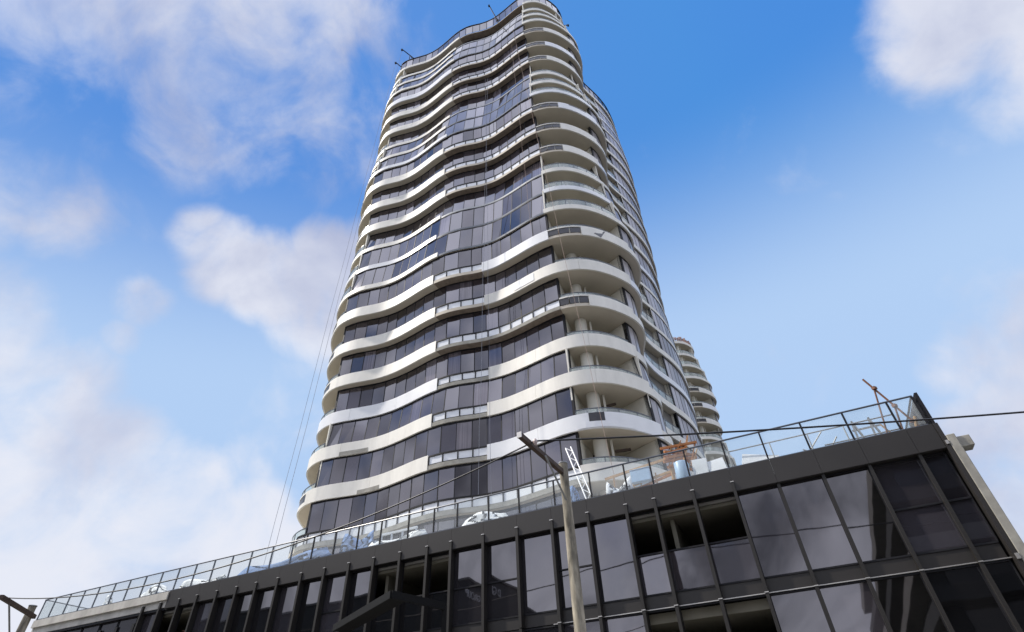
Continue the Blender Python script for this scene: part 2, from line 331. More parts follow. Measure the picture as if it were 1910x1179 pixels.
sA, sB = s_of(-5.65, 32.8), s_of(-1.75, 31.75)
sL0, sL1, sG0 = s_of(-16.4, 43.0) - TOTAL, s_of(-14.95, 37.2), s_of(-14.3, 36.85)
sC0, sC1, sP1 = s_of(3.55, 28.68), s_of(8.1, 29.87), s_of(9.72, 34.2)
sJ, sE = s_of(14.35, 43.15), s_of(18.6, 57.0)
sCm = sC0 + (sC1 - sC0) * 0.36
def sm(x, a, b): t = max(0, min(1, (x - a) / (b - a))); return t * t * (3 - 2 * t)
def wgt(s):
    s2 = s if s < sE + 12 else s - TOTAL
    return (1.0 - 0.78 * sm(s2, sC1 + 1.0, sP1 + 4)) * (0.40 + 0.60 * sm(s2, SWL0, SWL1))
SWL0, SWL1 = s_of(-16.0, 38.6), s_of(-12.6, 36.35)
def bulge(s): return math.exp(-((s - s_of(18.3, 50)) / 9.0) ** 2)
OFF = {-1: .25, 0: .5, 1: .5, 2: .4, 3: .05, 4: .5, 5: .9, 6: 1.45, 7: 1.45, 8: 1.0, 9: .68, 10: .66, 11: 1.05, 12: 1.5, 13: 1.47, 14: .93, 15: .4, 16: .6, 17: .87, 18: 1.22, 19: 1.2, 20: .7, 21: .17, 22: .05, 23: -.05}
OFF[-2] = .25
THIN = {7, 8, 9, 13, 14, 15, 19, 20, 21}
FH, Z1 = 3.15, 17.0
def zb(k): return Z1 + FH * (k - 1)
GAP_ALL = {0}
GAP_MID = {1, 2, 3}
GLASS_MID = {5, 6}
def pt(s, k, inset=0.0, off=None):
    p, n = lerp_at(s); o = (OFF[k] if off is None else off) * wgt(s) + 0.9 * sm(k, 8, 18) * bulge(s)
    return p + n * (o - inset)
def curve(s0, s1, k, inset=0.0, off=None, step=0.4):
    n = max(2, int((s1 - s0) / step) + 1); return [pt(s0 + (s1 - s0) * i / (n - 1), k, inset, off) for i in range(n)]
def closed(k, inset=0.0): n = 190; return [pt(TOTAL * i / n, k, inset) for i in range(n)]

def tower(root, kmin, kmax, tr=(0, 0, 0), rich=True, winlimit=100):
    T = Vector(tr)
    def P2(c): return [(p[0] + T.x, p[1] + T.y) for p in c]
    def Z(k): return zb(k) + T.z
    panes_far = MB(); panes_side = MB(); nwin = 0
    rng = random.Random(11 if rich else 5)
    for k in range(kmin, kmax + 1):
        z = Z(k); thin = k in THIN; h = 0.48 if thin else 1.0
        top = k == kmax
        # floor slab with its soffit
        m = MB(); m.prism(P2(closed(k, 0.05)), z, z + (0.28 if not thin else 0.19)); m.build('floor_slab', M['soffit'], root, smooth=True)
        # white fascia runs
        runs = []
        if thin: runs += [(sL0, sA + (0.2 if k % 3 == 1 else -0.4), h), (sC0 - 0.1, sC1 + .3, h), (sC1 + .3, sE + 20, 0.42)]
        else:
            lw = (sL1 if k in (1, 4, 5, 6, 10, 11, 12, 16, 17, 18, 22) else sL0)
            if k == 0: lw = sL1 + 99
            if lw < sA: runs.append((lw, sA, h if k != 22 else .6))
            if k in GAP_MID or k in GLASS_MID: runs.append((sB, sC0 if k not in (3, 2, 1, 5) else sC1 + .3, h))
            if k in GAP_MID or k == 5: pass
            elif k in (22, 0): runs.append((sC0, sC1 + .3, 0.55 if k == 22 else h))
            else: runs.append((sCm, sC1 + .3, h))
            runs.append((sC1 + .3, sE + 20, 0.62))
        for a, b, hh in runs:
            n = max(1, round((b - a) / 4.4)); outer, inner = [], []
            for i in range(n):
                s0 = a + (b - a) * i / n; s1 = a + (b - a) * (i + 1) / n; g = .009
                if i: outer += [pt(s0, k, .0), pt(s0 + g, k, .0), pt(s0 + g + .002, k, -.04)]; inner += [pt(s0, k, .08), pt(s0 + g, k, .08), pt(s0 + g + .002, k, .08)]
                outer += curve(s0 + (g + .01 if i else 0), s1 - (.004 if i < n - 1 else 0), k, -.04); inner += curve(s0 + (g + .01 if i else 0), s1 - (.004 if i < n - 1 else 0), k, .08)
            m = MB(); m.sweep(P2(outer), P2(inner), z - 0.025, z + hh); m.build('fascia', M['cream'] if (k * 7 + int(a)) % 5 else M['white'], root, smooth=True)
        # spandrel glazing where the band is open
        sp = []
        if thin: sp = [(sA - .4, sC0 - .1, 0.0, 0.2)]
        elif k == 0: sp = [(sL1, sC0, .3, .9)]
        elif k in GAP_MID: sp = [(sA + .05, sB - .05, .34, .86)]
        elif k in GLASS_MID: sp = [(sA + .05, sB - .05, .3, .88)]
        elif k == 22: sp = []
        else: sp = [(sA + .05, sC0 - .05, .3, .86)]
        for a, b, za, zc in sp:
            if thin:
                q = MB(); q.sweep(P2(curve(a, b, k, 0.03)), P2(curve(a, b, k, 0.07)), z - 0.01, z + zc); q.build('slab_edge_trim', M['railgrey' if k % 3 else 'galv'], root, smooth=True)
                continue
            q = MB(); q.sweep(P2(curve(a, b, k, 0.0)), P2(curve(a, b, k, 0.1)), z - 0.012, z + 0.285); q.build('slab_edge', M['concrete' if k < 5 else 'soffit'], root, smooth=True)
            n = max(1, round((b - a) / 1.02)); q = MB(); fr = MB()
            for i in range(n):
                s0 = a + (b - a) * i / n; s1 = a + (b - a) * (i + 1) / n
                A, B = pt(s0, k, 0.05), pt(s1, k, 0.05); A2, B2 = pt(s0, k, 0.12), pt(s1, k, 0.12)
                q.hexa([(*(p.xy + T.xy), z + za) for p in (A, B, B2, A2)], [(*(p.xy + T.xy), z + zc) for p in (A, B, B2, A2)])
                if rich:
                    C = pt(s0, k, 0.02); d = (B - A).normalized(); fr.box((C.x + T.x, C.y + T.y, z + (za + zc) / 2), (0.07, 0.07, zc - za), math.atan2(d.y, d.x))
            o = q.build('spandrel_panel', M['spandrel'], root)
            fr.sweep(P2(curve(a, b, k, 0.0)), P2(curve(a, b, k, 0.1)), z + zc + .002, z + zc + .10); fr.sweep(P2(curve(a, b, k, 0.012)), P2(curve(a, b, k, 0.1)), z + za - .035, z + za - .003)
            fr.build('spandrel_frame', M['frame'], o)
        if k in (4, 10, 11, 12, 16, 17, 18, 22) or k in GLASS_MID:
            q = MB(); q.sweep(P2(curve(sA + .06, sC0 if k not in GLASS_MID else sB, k, .04)), P2(curve(sA + .06, sC0 if k not in GLASS_MID else sB, k, 1.5)), z - .019, z + .05); q.build('raw_soffit', M['rawsoffit'], root)
        if not thin and k not in GAP_MID and k not in (5, 22, 0):      # unfinished dark corner panels
            q = MB(); n = 3
            for i in range(n):
                s0 = sC0 + (sCm - sC0) * i / n + .03; s1 = sC0 + (sCm - sC0) * (i + 1) / n - .03
                q.sweep(P2(curve(s0, s1, k, 0.02)), P2(curve(s0, s1, k, 0.1)), z + .3, z + .88)
            q.build('corner_panel', M['panel'], root)
            q = MB(); q.sweep(P2(curve(sC0, sCm, k, -.02)), P2(curve(sC0, sCm, k, .1)), z + .885, z + 1.0); q.build('corner_coping', M['cream'], root)
        if not thin and k in (1, 4, 5, 6, 10, 11, 12, 16, 17, 18, 22):  # left balcony panels
            q = MB(); q.sweep(P2(curve(sL1 - 1.9, sL1 - .05, k, .02)), P2(curve(sL1 - 1.9, sL1 - .05, k, .1)), z + .3, z + .86); q.build('balcony_panel', M['panel'], root)
            q = MB(); q.sweep(P2(curve(sL0, sL1 - 2.0, k, .02)), P2(curve(sL0, sL1 - 2.0, k, .1)), z + .3, z + .86); q.build('balcony_panel', M['spandrel'], root)
            q = MB(); q.sweep(P2(curve(sL0, sL1, k, -.02)), P2(curve(sL0, sL1, k, .1)), z - .02, z + .28); q.build('balcony_edge', M['cream'], root, smooth=True)
            q = MB(); q.sweep(P2(curve(sL0, sL1, k, -.02)), P2(curve(sL0, sL1, k, .1)), z + .88, z + 1.0); q.build('balcony_edge', M['cream'], root, smooth=True)
        if top: break
        # ---------------- storey above this slab
        z0, z1 = z + (0.28 if not thin else .2), Z(k + 1) - 0.01
        gb = OFF[k] - 0.16; gtp = min(OFF[k] - 0.16, OFF[k + 1] - (0.05 if k + 1 in THIN else .9 if k == 21 else .6 if k in (9, 15) else 0.12))
        def gp(s, zz, extra=0.0):
            f_ = (zz - z0) / (z1 - z0); o = gb + (gtp - gb) * f_
            p = pt(s, k, -extra, o); return Vector((p.x + T.x, p.y + T.y, zz))
        zone = [(sG0, sC0), (sC1, sP1), (sJ, sE)]
        for zi, (a, b) in enumerate(zone):
            n = max(1, round((b - a) / (1.03 if zi == 0 else 0.95))); fr = MB(); heads = MB()
            for i in range(n):
                s0 = a + (b - a) * i / n; s1 = a + (b - a) * (i + 1) / n
                tone = rng.random() ** 1.3
                if rng.random() < .5 and zi == 0: tone *= .6
                jit = rng.uniform(-.006, .006); jz = rng.uniform(-.006, .006)
                q = [gp(s0, z0, jit), gp(s1, z0, -jit), gp(s1, z1 - .1, -jit + jz), gp(s0, z1 - .1, jit + jz)]
                if rich and nwin < winlimit and k >= 0 and zi == 0:
                    w = MB(); w.poly(q, tone); w.build('window', M['tglass'], root, uv=True, recalc=False); nwin += 1
                else: (panes_far if zi == 0 else panes_side).poly(q, tone)
                if rich:
                    p = gp(s0, z0, .015); pu = gp(s0, z1, .015); d = (q[1] - q[0]).normalized()
                    w_ = .022 if i % 2 else .034
                    aa = d * w_; nn = Vector((d.y, -d.x, 0)) * .05
                    fr.hexa([p - aa, p + aa, p + aa + nn * -1, p - aa - nn], [pu - aa, pu + aa, pu + aa - nn, pu - aa - nn])
            cz = [gp(a + (b - a) * i / (2 * n), z1 - .12, .02) for i in range(2 * n + 1)]; ci = [gp(a + (b - a) * i / (2 * n), z1 - .12, -.06) for i in range(2 * n + 1)]
            heads.sweep([(p.x, p.y) for p in cz], [(p.x, p.y) for p in ci], z1 - .13, z1)
            for s_ in ((sG0, sC0), (sC1,), (sJ,))[zi]:      # end posts
                p = gp(s_, z0, .02); pu = gp(s_, z1, .02); d = lerp_at(s_)[1]; t_ = Vector((-d.y, d.x, 0)); nn = Vector((d.x, d.y, 0))
                w0, w1 = ((0, .22) if s_ in (sC1, sJ) else (-.1, .05))
                q = MB(); q.hexa([p + t_ * w0, p + t_ * w1, p + t_ * w1 - nn * .3, p + t_ * w0 - nn * .3], [pu + t_ * w0, pu + t_ * w1, pu + t_ * w1 - nn * .3, pu + t_ * w0 - nn * .3]); q.build('end_post', M['frame'], root)
            ho = heads.build('window_head', M['frame'], root)
            if fr.v: fr.build('window_frame', M['frame'], ho)
        # balconies: inner walls, return walls, column, glass rail
        for bi, (a, b) in enumerate(((sL0, sG0), (sC0, sC1), (sP1, sJ))):
            dep = (2.4, 3.3, 2.2)[bi]
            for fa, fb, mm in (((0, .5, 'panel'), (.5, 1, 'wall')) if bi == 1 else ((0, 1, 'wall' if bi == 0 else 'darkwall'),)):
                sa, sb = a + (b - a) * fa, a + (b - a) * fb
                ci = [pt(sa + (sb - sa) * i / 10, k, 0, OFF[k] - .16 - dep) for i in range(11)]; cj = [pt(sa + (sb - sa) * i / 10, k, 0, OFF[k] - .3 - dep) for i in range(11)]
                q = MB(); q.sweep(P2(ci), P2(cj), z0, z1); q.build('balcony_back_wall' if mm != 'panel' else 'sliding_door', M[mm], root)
            for j, s_ in enumerate((a, b)):
                q = MB(); o0 = pt(s_, k, 0, gb - .02); i0 = pt(s_, k, 0, OFF[k] - .2 - dep); n2 = lerp_at(s_)[1]; t2 = Vector((-n2.y, n2.x)) * (.1 if j else -.1)
                ring = [o0, o0 + t2, i0 + t2, i0]
                q.hexa([(p.x + T.x, p.y + T.y, z0) for p in ring], [(p.x + T.x, p.y + T.y, z1) for p in ring]); q.build('balcony_side_wall', M['wall'], root)
            rz0, rz1 = (z + (.28 if bi == 0 or bi == 2 else h - .12), z + 1.42)
            if bi == 2: rz0, rz1 = z + .55, z + 1.5
            if bi == 0: rz0 = z + h
            ins = 0.2 if bi == 1 else 0.06
            q = MB(); q.sweep(P2(curve(a, b, k, ins)), P2(curve(a, b, k, ins + .015)), rz0, rz1 - .03); g = q.build('balcony_glass', M['rail'], root)
            q = MB(); q.sweep(P2(curve(a, b, k, ins - .02)), P2(curve(a, b, k, ins + .035)), rz1 - .03, rz1 + .02)
            if bi == 1 and not thin and k < 4: q.sweep(P2(curve(a, b, k, ins - .04)), P2(curve(a, b, k, ins - .02)), z + 1.0, z + 1.1)
            n = max(2, round((b - a) / 1.25))
            for i in range(n + 1):
                c = pt(a + (b - a) * i / n, k, ins + .0); q.box((c.x + T.x, c.y + T.y, (z + rz1) / 2 + .1), (.045, .045, rz1 - z - .2))
            q.build('balcony_rail', M['railgrey'], g)
        ccx, ccy = 4.85 + T.x, 29.75 + T.y - OFF[k] * .55
        q = MB(); q.tube([(ccx, ccy, z0), (ccx, ccy, z1)], .42, 24, cap=False); q.build('column', M['wall'], root, smooth=True)
        q = MB(); q.box((ccx + .68, ccy + .05, (z0 + z1) / 2), (.13, .13, z1 - z0)); q.build('drain_pipe', M['wall'], root)
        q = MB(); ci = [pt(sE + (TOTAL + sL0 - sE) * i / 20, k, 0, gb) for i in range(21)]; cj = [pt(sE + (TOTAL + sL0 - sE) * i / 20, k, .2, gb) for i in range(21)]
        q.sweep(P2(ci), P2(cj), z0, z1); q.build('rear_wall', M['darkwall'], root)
    # roof parapet of glass
    k = kmax; z = Z(k)
    if not rich:
        rgx = random.Random(3); q = MB()
        for i in range(40):
            c = pt(sC0 - 6 + i * .5, k, .3); q.box((c.x + T.x, c.y + T.y, z + 1.0 + rgx.uniform(.1, .5)), (.3, .25, rgx.uniform(.5, 1.1)), rgx.random())
        q.build('starter_bars', M['starter'], root)
        for pm, mm in ((panes_far, 'tglass'), (panes_side, 'tglass_light')): o = pm.build('window', M[mm], root, uv=True, recalc=False); o['kind'] = 'stuff'
        return
    a, b = (sL1, sE)
    q = MB(); n = round((b - a) / 1.05); fr = MB()
    for i in range(n):
        s0 = a + (b - a) * i / n; s1 = a + (b - a) * (i + 1) / n
        A, B, A1, B1 = pt(s0, k, .0), pt(s1, k, .0), pt(s0, k, .04), pt(s1, k, .04)
        q.poly([(A.x + T.x, A.y + T.y, z + .29), (B.x + T.x, B.y + T.y, z + .29), (B1.x + T.x, B1.y + T.y, z + 2.75), (A1.x + T.x, A1.y + T.y, z + 2.75)], rng.random() * .8)
        fr.beam((A.x + T.x, A.y + T.y, z + .29), (A1.x + T.x, A1.y + T.y, z + 2.75), .06, .08)
    fr.sweep(P2(curve(a, b, k, -.03)), P2(curve(a, b, k, .14)), z + 2.75, z + 2.86)
    if rich:
        rp = random.Random(8)
        for i in range(26):
            c = pt(sL1 + 1 + i * .95, k, .5); fr.box((c.x, c.y, z + 2.95), (rp.uniform(.1, .25), .15, rp.uniform(.3, .6)))
    g = q.build('parapet_glass', M['tglass'], root, uv=True, recalc=False); fr.build('parapet_frame', M['frame'], g)
    q = MB(); q.prism(P2(closed(k, .5)), z + 1.0, z + 1.2); q.build('roof', M['terrace'], root)
    for pm, mm in ((panes_far, 'tglass'), (panes_side, 'tglass_light')): o = pm.build('window', M[mm], root, uv=True, recalc=False); o['kind'] = 'stuff'

tw = thing('residential_tower', 'tall wavy residential tower with white balcony bands and dark glass, filling the centre', 'tower', (0, 0, 0))
tower(tw, -1, 22)
t2 = thing('residential_tower', 'smaller distant tower of white curved balconies, seen behind the right edge of the big one', 'tower', (0, 0, 0))
tower(t2, 9, 22, (29.2, 61.0, 68.4 - zb(22) + 1.0), rich=False)
pv = Vector((34.0, 89.5, 0)); t2.rotation_euler.z = R(7.5); t2.location = pv - Matrix.Rotation(R(7.5), 3, 'Z') @ pv

# exposed concrete strips and torn panels on the big tower's bands
def patch(name, k, s0, s1, za, zc, mt, out=.06):
    q = MB(); q.sweep(curve(s0, s1, k, -out), curve(s0, s1, k, -out + .012), zb(k) + za, zb(k) + zc); return q.build(name, M[mt], tw)
patch('dark_opening', 1, sC0 + .75, sC0 + 1.55, .42, .98, 'panel')
patch('exposed_slab_edge', 1, s_of(-10.9, 35.9), s_of(-9.2, 35.2), -.03, .25, 'concrete')
patch('exposed_slab_edge', 2, s_of(-13.0, 36.4), s_of(-10.6, 35.9), -.03, .3, 'concrete')
q = MB(); T6 = [pt(sC0 + 2.5, 6, -.05), pt(sC0 + 3.4, 6, -.05), pt(sC0 + 2.95, 6, -.05)]; zz6 = (zb(6) + .35, zb(6) + .98, zb(6) + .02)
q.poly([(p.x, p.y, h_) for p, h_ in zip(T6, zz6)]); q.poly([(p.x * .999, p.y + .03, h_) for p, h_ in zip(T6, zz6)]); q.build('torn_panel', M['panel'], tw)
patch('torn_panel', 12, sC0 + 2.6, sC0 + 4.2, .82, .98, 'panel')
patch('loose_sheet', 5, s_of(.9, 30.3), s_of(2.3, 29.4), .15, .9, 'white', .07)
patch('loose_sheet', 1, sC0 + .1, sC0 + 3.2, .02, .4, 'white', .07)

# ------------------------------------------------------------------ podium
pod = thing('podium_building', 'dark bronze glass podium building with vertical fins and a glass balustrade along its roof', 'building')
UL, UR = -40.45, 5.72
NF, NG = 20.0, 20.32          # fin front, glass plane
ZFL, ZSP, ZTR, ZGT, ZCAP, ZPAR, ZRAIL = 5.87, 6.33, 7.61, 9.13, 9.43, 9.97, 11.06
fins = [-30.92, -29.6, -28.25, -26.99, -25.63, -24.32, -23.05, -21.69, -20.28, -18.92, -17.54, -16.18, -14.8, -13.42, -12.25, -10.73, -9.2, -7.69, -6.19, -4.67, -3.58, -2.16, -.75, .68, 2.1, 3.51, 4.96]
m = MB(); fbox(m, UL + .3, UR, NG + .12, 75, 9.0, 9.3); m.build('roof_slab', M['terrace'], pod)
m = MB(); fbox(m, UL, UL + .3, NG + .3, 75, 0, 9.3); fbox(m, UL, UR, 74.7, 75, 0, 9.3); m.build('rear_wall', M['darkwall'], pod)
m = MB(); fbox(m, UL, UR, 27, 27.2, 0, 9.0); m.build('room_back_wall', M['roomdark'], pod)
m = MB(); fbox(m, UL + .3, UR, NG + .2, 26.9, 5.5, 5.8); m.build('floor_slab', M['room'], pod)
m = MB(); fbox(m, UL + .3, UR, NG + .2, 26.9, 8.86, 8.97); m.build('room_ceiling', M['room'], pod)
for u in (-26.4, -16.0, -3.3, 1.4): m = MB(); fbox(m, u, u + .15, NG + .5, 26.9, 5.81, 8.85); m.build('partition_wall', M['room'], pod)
# parapet band in panels with fine joints
m = MB(); us = [-29.25] + fins[2:] + [UR]
for i, (a, b) in enumerate(zip(us[:-1], us[1:])): fbox(m, a + .004, b - .004, NF + .06, NF + .26, ZGT, ZPAR)
m.build('parapet_band', M['clad'], pod)
m = MB(); fbox(m, -29.25, UR, NF + .08, NG + .3, ZGT - .02, ZGT - .003); m.build('soffit_strip', M['fin'], pod)
m = MB(); fbox(m, UL, -29.26, NF + .0, NF + .3, 9.55, 9.93); fbox(m, UL, -29.26, NF + .12, NF + .36, 9.2, 9.545)
m.build('unfinished_slab_edge', M['rawslab'], pod)
m = MB(); fbox(m, 5.725, 5.852, NF + .02, NG + .6, 0, 9.95); m.build('end_cover', M['clad'], pod)
m = MB(); fbox(m, UL, -29.3, NF + .14, NF + .2, 9.08, 9.19)
m.build('soffit_strip', M['frame'], pod)
# fins
for i, u in enumerate(fins):
    m = MB(); w = .055 if u < -1 else .05
    fbox(m, u - w, u + w, NF + (0 if u < 0 else .12), NG - .01, .1, ZFL - .02); fbox(m, u - w, u + w, NF + (0 if u < 0 else .12), NG - .01, ZFL + .012, ZCAP)
    fn = m.build('fin', M['fin'], pod)
    m = MB(); fbox(m, u - w - .012, u + w + .012, NF - .012 + (0 if u < 0 else .12), NF + .1 + (0 if u < 0 else .12), ZCAP + .002, ZCAP + .03)
    if u > -8: fbox(m, u - w - .012, u + w + .012, NF - .012 + (0 if u < 0 else .12), NF + .1, ZFL - .018, ZFL + .01)
    m.build('fin_cap', M['alu'], fn)
# bays
bays = [UL + .3, -38.9, -37.4, -35.9, -34.4, -32.9] + [-31.4] + fins + [UR - .02]
rng = random.Random(4)
openb = {(-4.67, 0), (-3.58, 0), (-2.16, 0), (-16.18, 0), (-14.8, 0), (-13.42, 0), (-28.25, 0), (-29.6, 0)}
def isopen(a): return any(abs(a - x) < .01 for x in (-3.58, -2.16, -4.67, -14.8, -13.42, -16.18, -28.25, -29.6))
rooms = MB()
for a, b in zip(bays[:-1], bays[1:]):
    if b - a < .05: continue
    op = isopen(a); tone = rng.random() * .9; j = rng.uniform(-.012, .012); jz = rng.uniform(-.012, .012)
    pa, pb = a + .05, b - .05
    def pane(w, z0, z1, t):
        w.poly([F(pa, NG + j, z0), F(pb, NG - j, z0), F(pb, NG - j + jz, z1), F(pa, NG + j + jz, z1)], t)
    split = op or rng.random() < .3
    if a > 2.0: split = a > 3.4
    w = MB()
    if split: pane(w, ZSP, ZTR, tone if rng.random() < .6 else .8)
    else: pane(w, ZSP, ZGT, tone)
    if split and not op: pane(w, ZTR + .05, ZGT, tone * .8)
    wo = w.build('window', M['pglass'], pod, uv=True, recalc=False)
    s_ = MB(); fbox(s_, pa, pb, NG - .03, NG + .05, ZFL + .03, ZSP - .035); s_.build('spandrel_panel', M['clad'], wo)
    fr = MB()
    fbox(fr, pa, pb, NG - .06, NG + .05, ZSP - .03, ZSP + .02)
    if split: fbox(fr, pa, pb, NG - .05, NG + .05, ZTR - .01, ZTR + .045)
    fbox(fr, pa, pb, NG - .05, NG + .05, ZGT - .07, ZGT - .022)
    for q_ in (pa - .02, pb - .012): fbox(fr, q_, q_ + .032, NG - .04, NG + .05, ZSP + .021, ZGT - .071)
    fr.build('window_frame', M['frame'], wo)
    w = MB()
    if not (op and -5 < a < -2): pane(w, 2.35, ZFL - .06, rng.random() * .8)
    else: pane(w, 2.35, 4.1, .7)
    pane(w, .1, 2.3, .3)
    wo = w.build('window', M['pglass'], pod, uv=True, recalc=False)
    fr = MB(); fbox(fr, pa, pb, NG - .06, NG + .05, ZFL - .06, ZFL - .008); fbox(fr, pa, pb, NG - .05, NG + .05, 2.3, 2.35)
    for q_ in (pa - .02, pb - .012): fbox(fr, q_, q_ + .032, NG - .04, NG + .05, 2.351, ZFL - .061)
    fr.build('window_frame', M['frame'], wo)
m = MB(); fbox(m, -8, UR, NG - .1, NG + .03, ZFL - .004, ZFL + .022); m.build('floor_line_trim', M['alu'], pod)
# square vents in the left wall, below the raw slab
m = MB()
for i in range(7):
    u = -39.6 + i * 1.33; m = MB(); fbox(m, u, u + .2, NG - .09, NG - .04, 8.35, 8.75); m.build('vent', M['frame'], pod)
# projecting prow canopy
A, B, C = (-6.87, 21.69), (-4.03, 17.7), (-2.64, 19.41)
m = MB(); zc = 6.0
def ringedge(p, q, z0, z1, t=.09):
    m.beam((p[0], p[1], (z0 + z1) / 2), (q[0], q[1], (z0 + z1) / 2), t, z1 - z0)
ringedge(A, B, zc - .02, zc + .2); ringedge(B, C, zc - .02, zc + .2); 
m.beam((C[0], C[1], zc + .1), (C[0], C[1], .05), .14, .14)
fr_ = .27; dx, dy = (C[0] - B[0]) * fr_, (C[1] - B[1]) * fr_
m.prism([(A[0] + dx, A[1] + dy), (A[0], A[1]), B, (B[0] + dx, B[1] + dy)], zc + .0, zc + .16)
m.build('canopy', M['black'], pod)
# glass balustrade
posts = [-40.4, -39.37, -38.07, -36.8, -35.53, -34.18, -32.94, -31.66, -30.38, -29.1, -27.83, -26.51, -25.24, -23.94, -22.55, -21.25, -19.95, -18.63, -17.3, -16.01, -14.52, -13.19, -12.01, -10.49, -9.07, -7.49, -5.94, -4.5, -3.47, -2.11, -.7, .66, 2.06, 3.45, 4.85, 5.62]
nb_ = NF + .1
m = MB(); m.tube([F(UL, nb_, ZRAIL), F(5.62, nb_, ZRAIL)], .035, 8); m.tube([F(5.62, nb_, ZRAIL), F(5.62, nb_ + 9, ZRAIL)], .035, 8); m.tube([F(UL, nb_, ZRAIL), F(UL, nb_ + 9, ZRAIL)], .03, 8)
fbox(m, UL, 5.62, nb_ - .03, nb_ + .03, ZPAR + .004, ZPAR + .03)
bal = m.build('balustrade', M['railgrey'], pod)
for i, u in enumerate(posts):
    m = MB(); fbox(m, u - .028, u + .028, nb_ - .03, nb_ + .03, ZPAR + .032, ZRAIL - .03); m.build('post', M['frame'] if u > -20 else M['railgrey'], bal)
    if i < len(posts) - 1:
        m = MB(); fbox(m, u + .035, posts[i + 1] - .035, nb_ - .006, nb_ + .006, ZPAR + .06, ZRAIL - .05); m.build('glass_panel', M['clear'], bal)
for k in range(6):
    m = MB(); fbox(m, 5.61, 5.63, nb_ + .1 + k * 1.4, nb_ + 1.4 + k * 1.4, ZPAR + .06, ZRAIL - .05); m.build('glass_panel', M['clear'], bal)
    m = MB(); fbox(m, UL - .01, UL + .01, nb_ + .1 + k * 1.4, nb_ + 1.4 + k * 1.4, ZPAR + .06, ZRAIL - .05); m.build('glass_panel', M['clear'], bal)
m = MB(); fbox(m, 5.74, 5.83, NF + .1, NF + 2.5, 9.9, 11.15); m.build('end_screen', M['frame'], pod)
# white upstand seen through the glass at the right
m = MB(); fbox(m, -3.0, 5.5, 20.75, 20.95, 9.3, 10.15); m.build('terrace_upstand', M['concrete'], pod)

cw = thing('concrete_wall', 'raw concrete party wall closing the right end of the dark podium', 'wall')
m = MB(); fbox(m, 5.86, 6.1, 20.0, 60, 0, 9.5); m.build('wall', M['concrete'], cw, bevel=.02)
m = MB(); fbox(m, 6.11, 6.5, 20.2, 20.65, 9.1, 9.45); m.build('beam_stub', M['concrete'], cw, bevel=.02)
m = MB(); fbox(m, 5.76, 5.84, 19.98, 20.3, 9.2, 9.33); m.build('bracket', M['alu'], cw)
m = MB(); fbox(m, 5.76, 5.85, 19.98, 20.3, ZFL - .1, ZFL + .05); m.build('bracket', M['alu'], cw)

# ------------------------------------------------------------------ street poles and wires
def pole(base, top, r0, r1, name_label):
    p = thing('utility_pole', name_label, 'pole', (base.x, base.y, 0))
    n = 14; q = MB(); rngp = random.Random(int(abs(base.x) * 100))
    pts = [Vector((0, 0, top * i / n)) for i in range(n + 1)]; q.tube(pts, [r0 + (r1 - r0) * i / n + rngp.uniform(-.006, .006) for i in range(n + 1)], 20)
    q.build('shaft', M['wood'], p, smooth=True)
    q = MB(); q.tube([(0, 0, top + .003), (0, 0, top + .035)], r1 + .012, 20); q.build('cap', M['galv'], p)
    return p
pb1 = polar(4.91, 13.5, z=0)
p1 = pole(pb1, 7.98, .15, .115, 'weathered timber utility pole with a side crossarm, standing before the podium')
arm0 = polar(4.95, 13.55, z=7.74) - pb1; arm1 = polar(.2, 11.35, z=7.76) - pb1
q = MB(); q.beam(arm0, arm1, .11, .13); q.build('crossarm', M['armwood'], p1, bevel=.01)
q = MB(); d = (arm1 - arm0).normalized(); q.beam(arm1 + d * .003, arm1 + d * .02, .12, .14); q.build('arm_end_plate', M['alu'], p1)
sd_ = d.cross(Vector((0, 0, 1))).normalized()
q = MB(); bs = arm0.lerp(arm1, .52) + Vector((0, 0, -.05)) - sd_ * .08; be = Vector((0, 0, 6.95)) + d * .15 - sd_ * .05
q.tube([bs, be], .026, 8); q.build('brace', M['galv'], p1)
ins1 = arm0.lerp(arm1, .80) + Vector((0, 0, .02)) - sd_ * .16
q = MB(); q.tube([ins1 + Vector((0, 0, -.1)), ins1 + Vector((0, 0, -.04)), ins1 + Vector((0, 0, 0)), ins1 + Vector((0, 0, .05))], [.03, .055, .055, .03], 12); q.beam(ins1, ins1 + sd_ * .16, .03, .03); q.build('insulator', M['porcelain'], p1, smooth=True)
wstart = pb1 + ins1
pb2 = polar(-40.1, 29.2, z=0)
p2 = pole(pb2, 7.45, .17, .13, 'distant timber utility pole at the lower left edge with a short crossarm')
a0 = polar(-39.7, 29.1, z=7.1) - pb2; a1 = polar(-42.2, 26.5, z=6.75) - pb2; a1.z = 7.1
q = MB(); q.beam(a0, a1, .11, .13); q.build('crossarm', M['armwood'], p2)
q = MB(); q.tube([a0.lerp(a1, .75) + Vector((0, 0, -.06)), Vector((-.1, -.1, 6.2))], .03, 8); q.build('brace', M['galv'], p2)
wend = pb2 + a0.lerp(a1, .8) + Vector((0, 0, .1))
def cable(name, label, a, b, sag, r, mt='cable', cat='cable'):
    q = MB(); q.tube([a.lerp(b, i / 40) + Vector((0, 0, -sag * 4 * (i / 40) * (1 - i / 40))) for i in range(41)], r, 6)
    return tag(q.build(name, M[mt], None, smooth=True), label, cat)
cable('power_line', 'black power cable from the timber pole down to the lower left pole', wstart, wend, .98, .018)
cable('power_line', 'twisted black power cable from the timber pole out of the picture at right', wstart, polar(58, 19.0, z=7.28), .14, .021)
cable('power_line', 'black power cable leaving the distant left pole towards the left edge', wend, wend + Vector((-14, -6, -.3)), .2, .02)

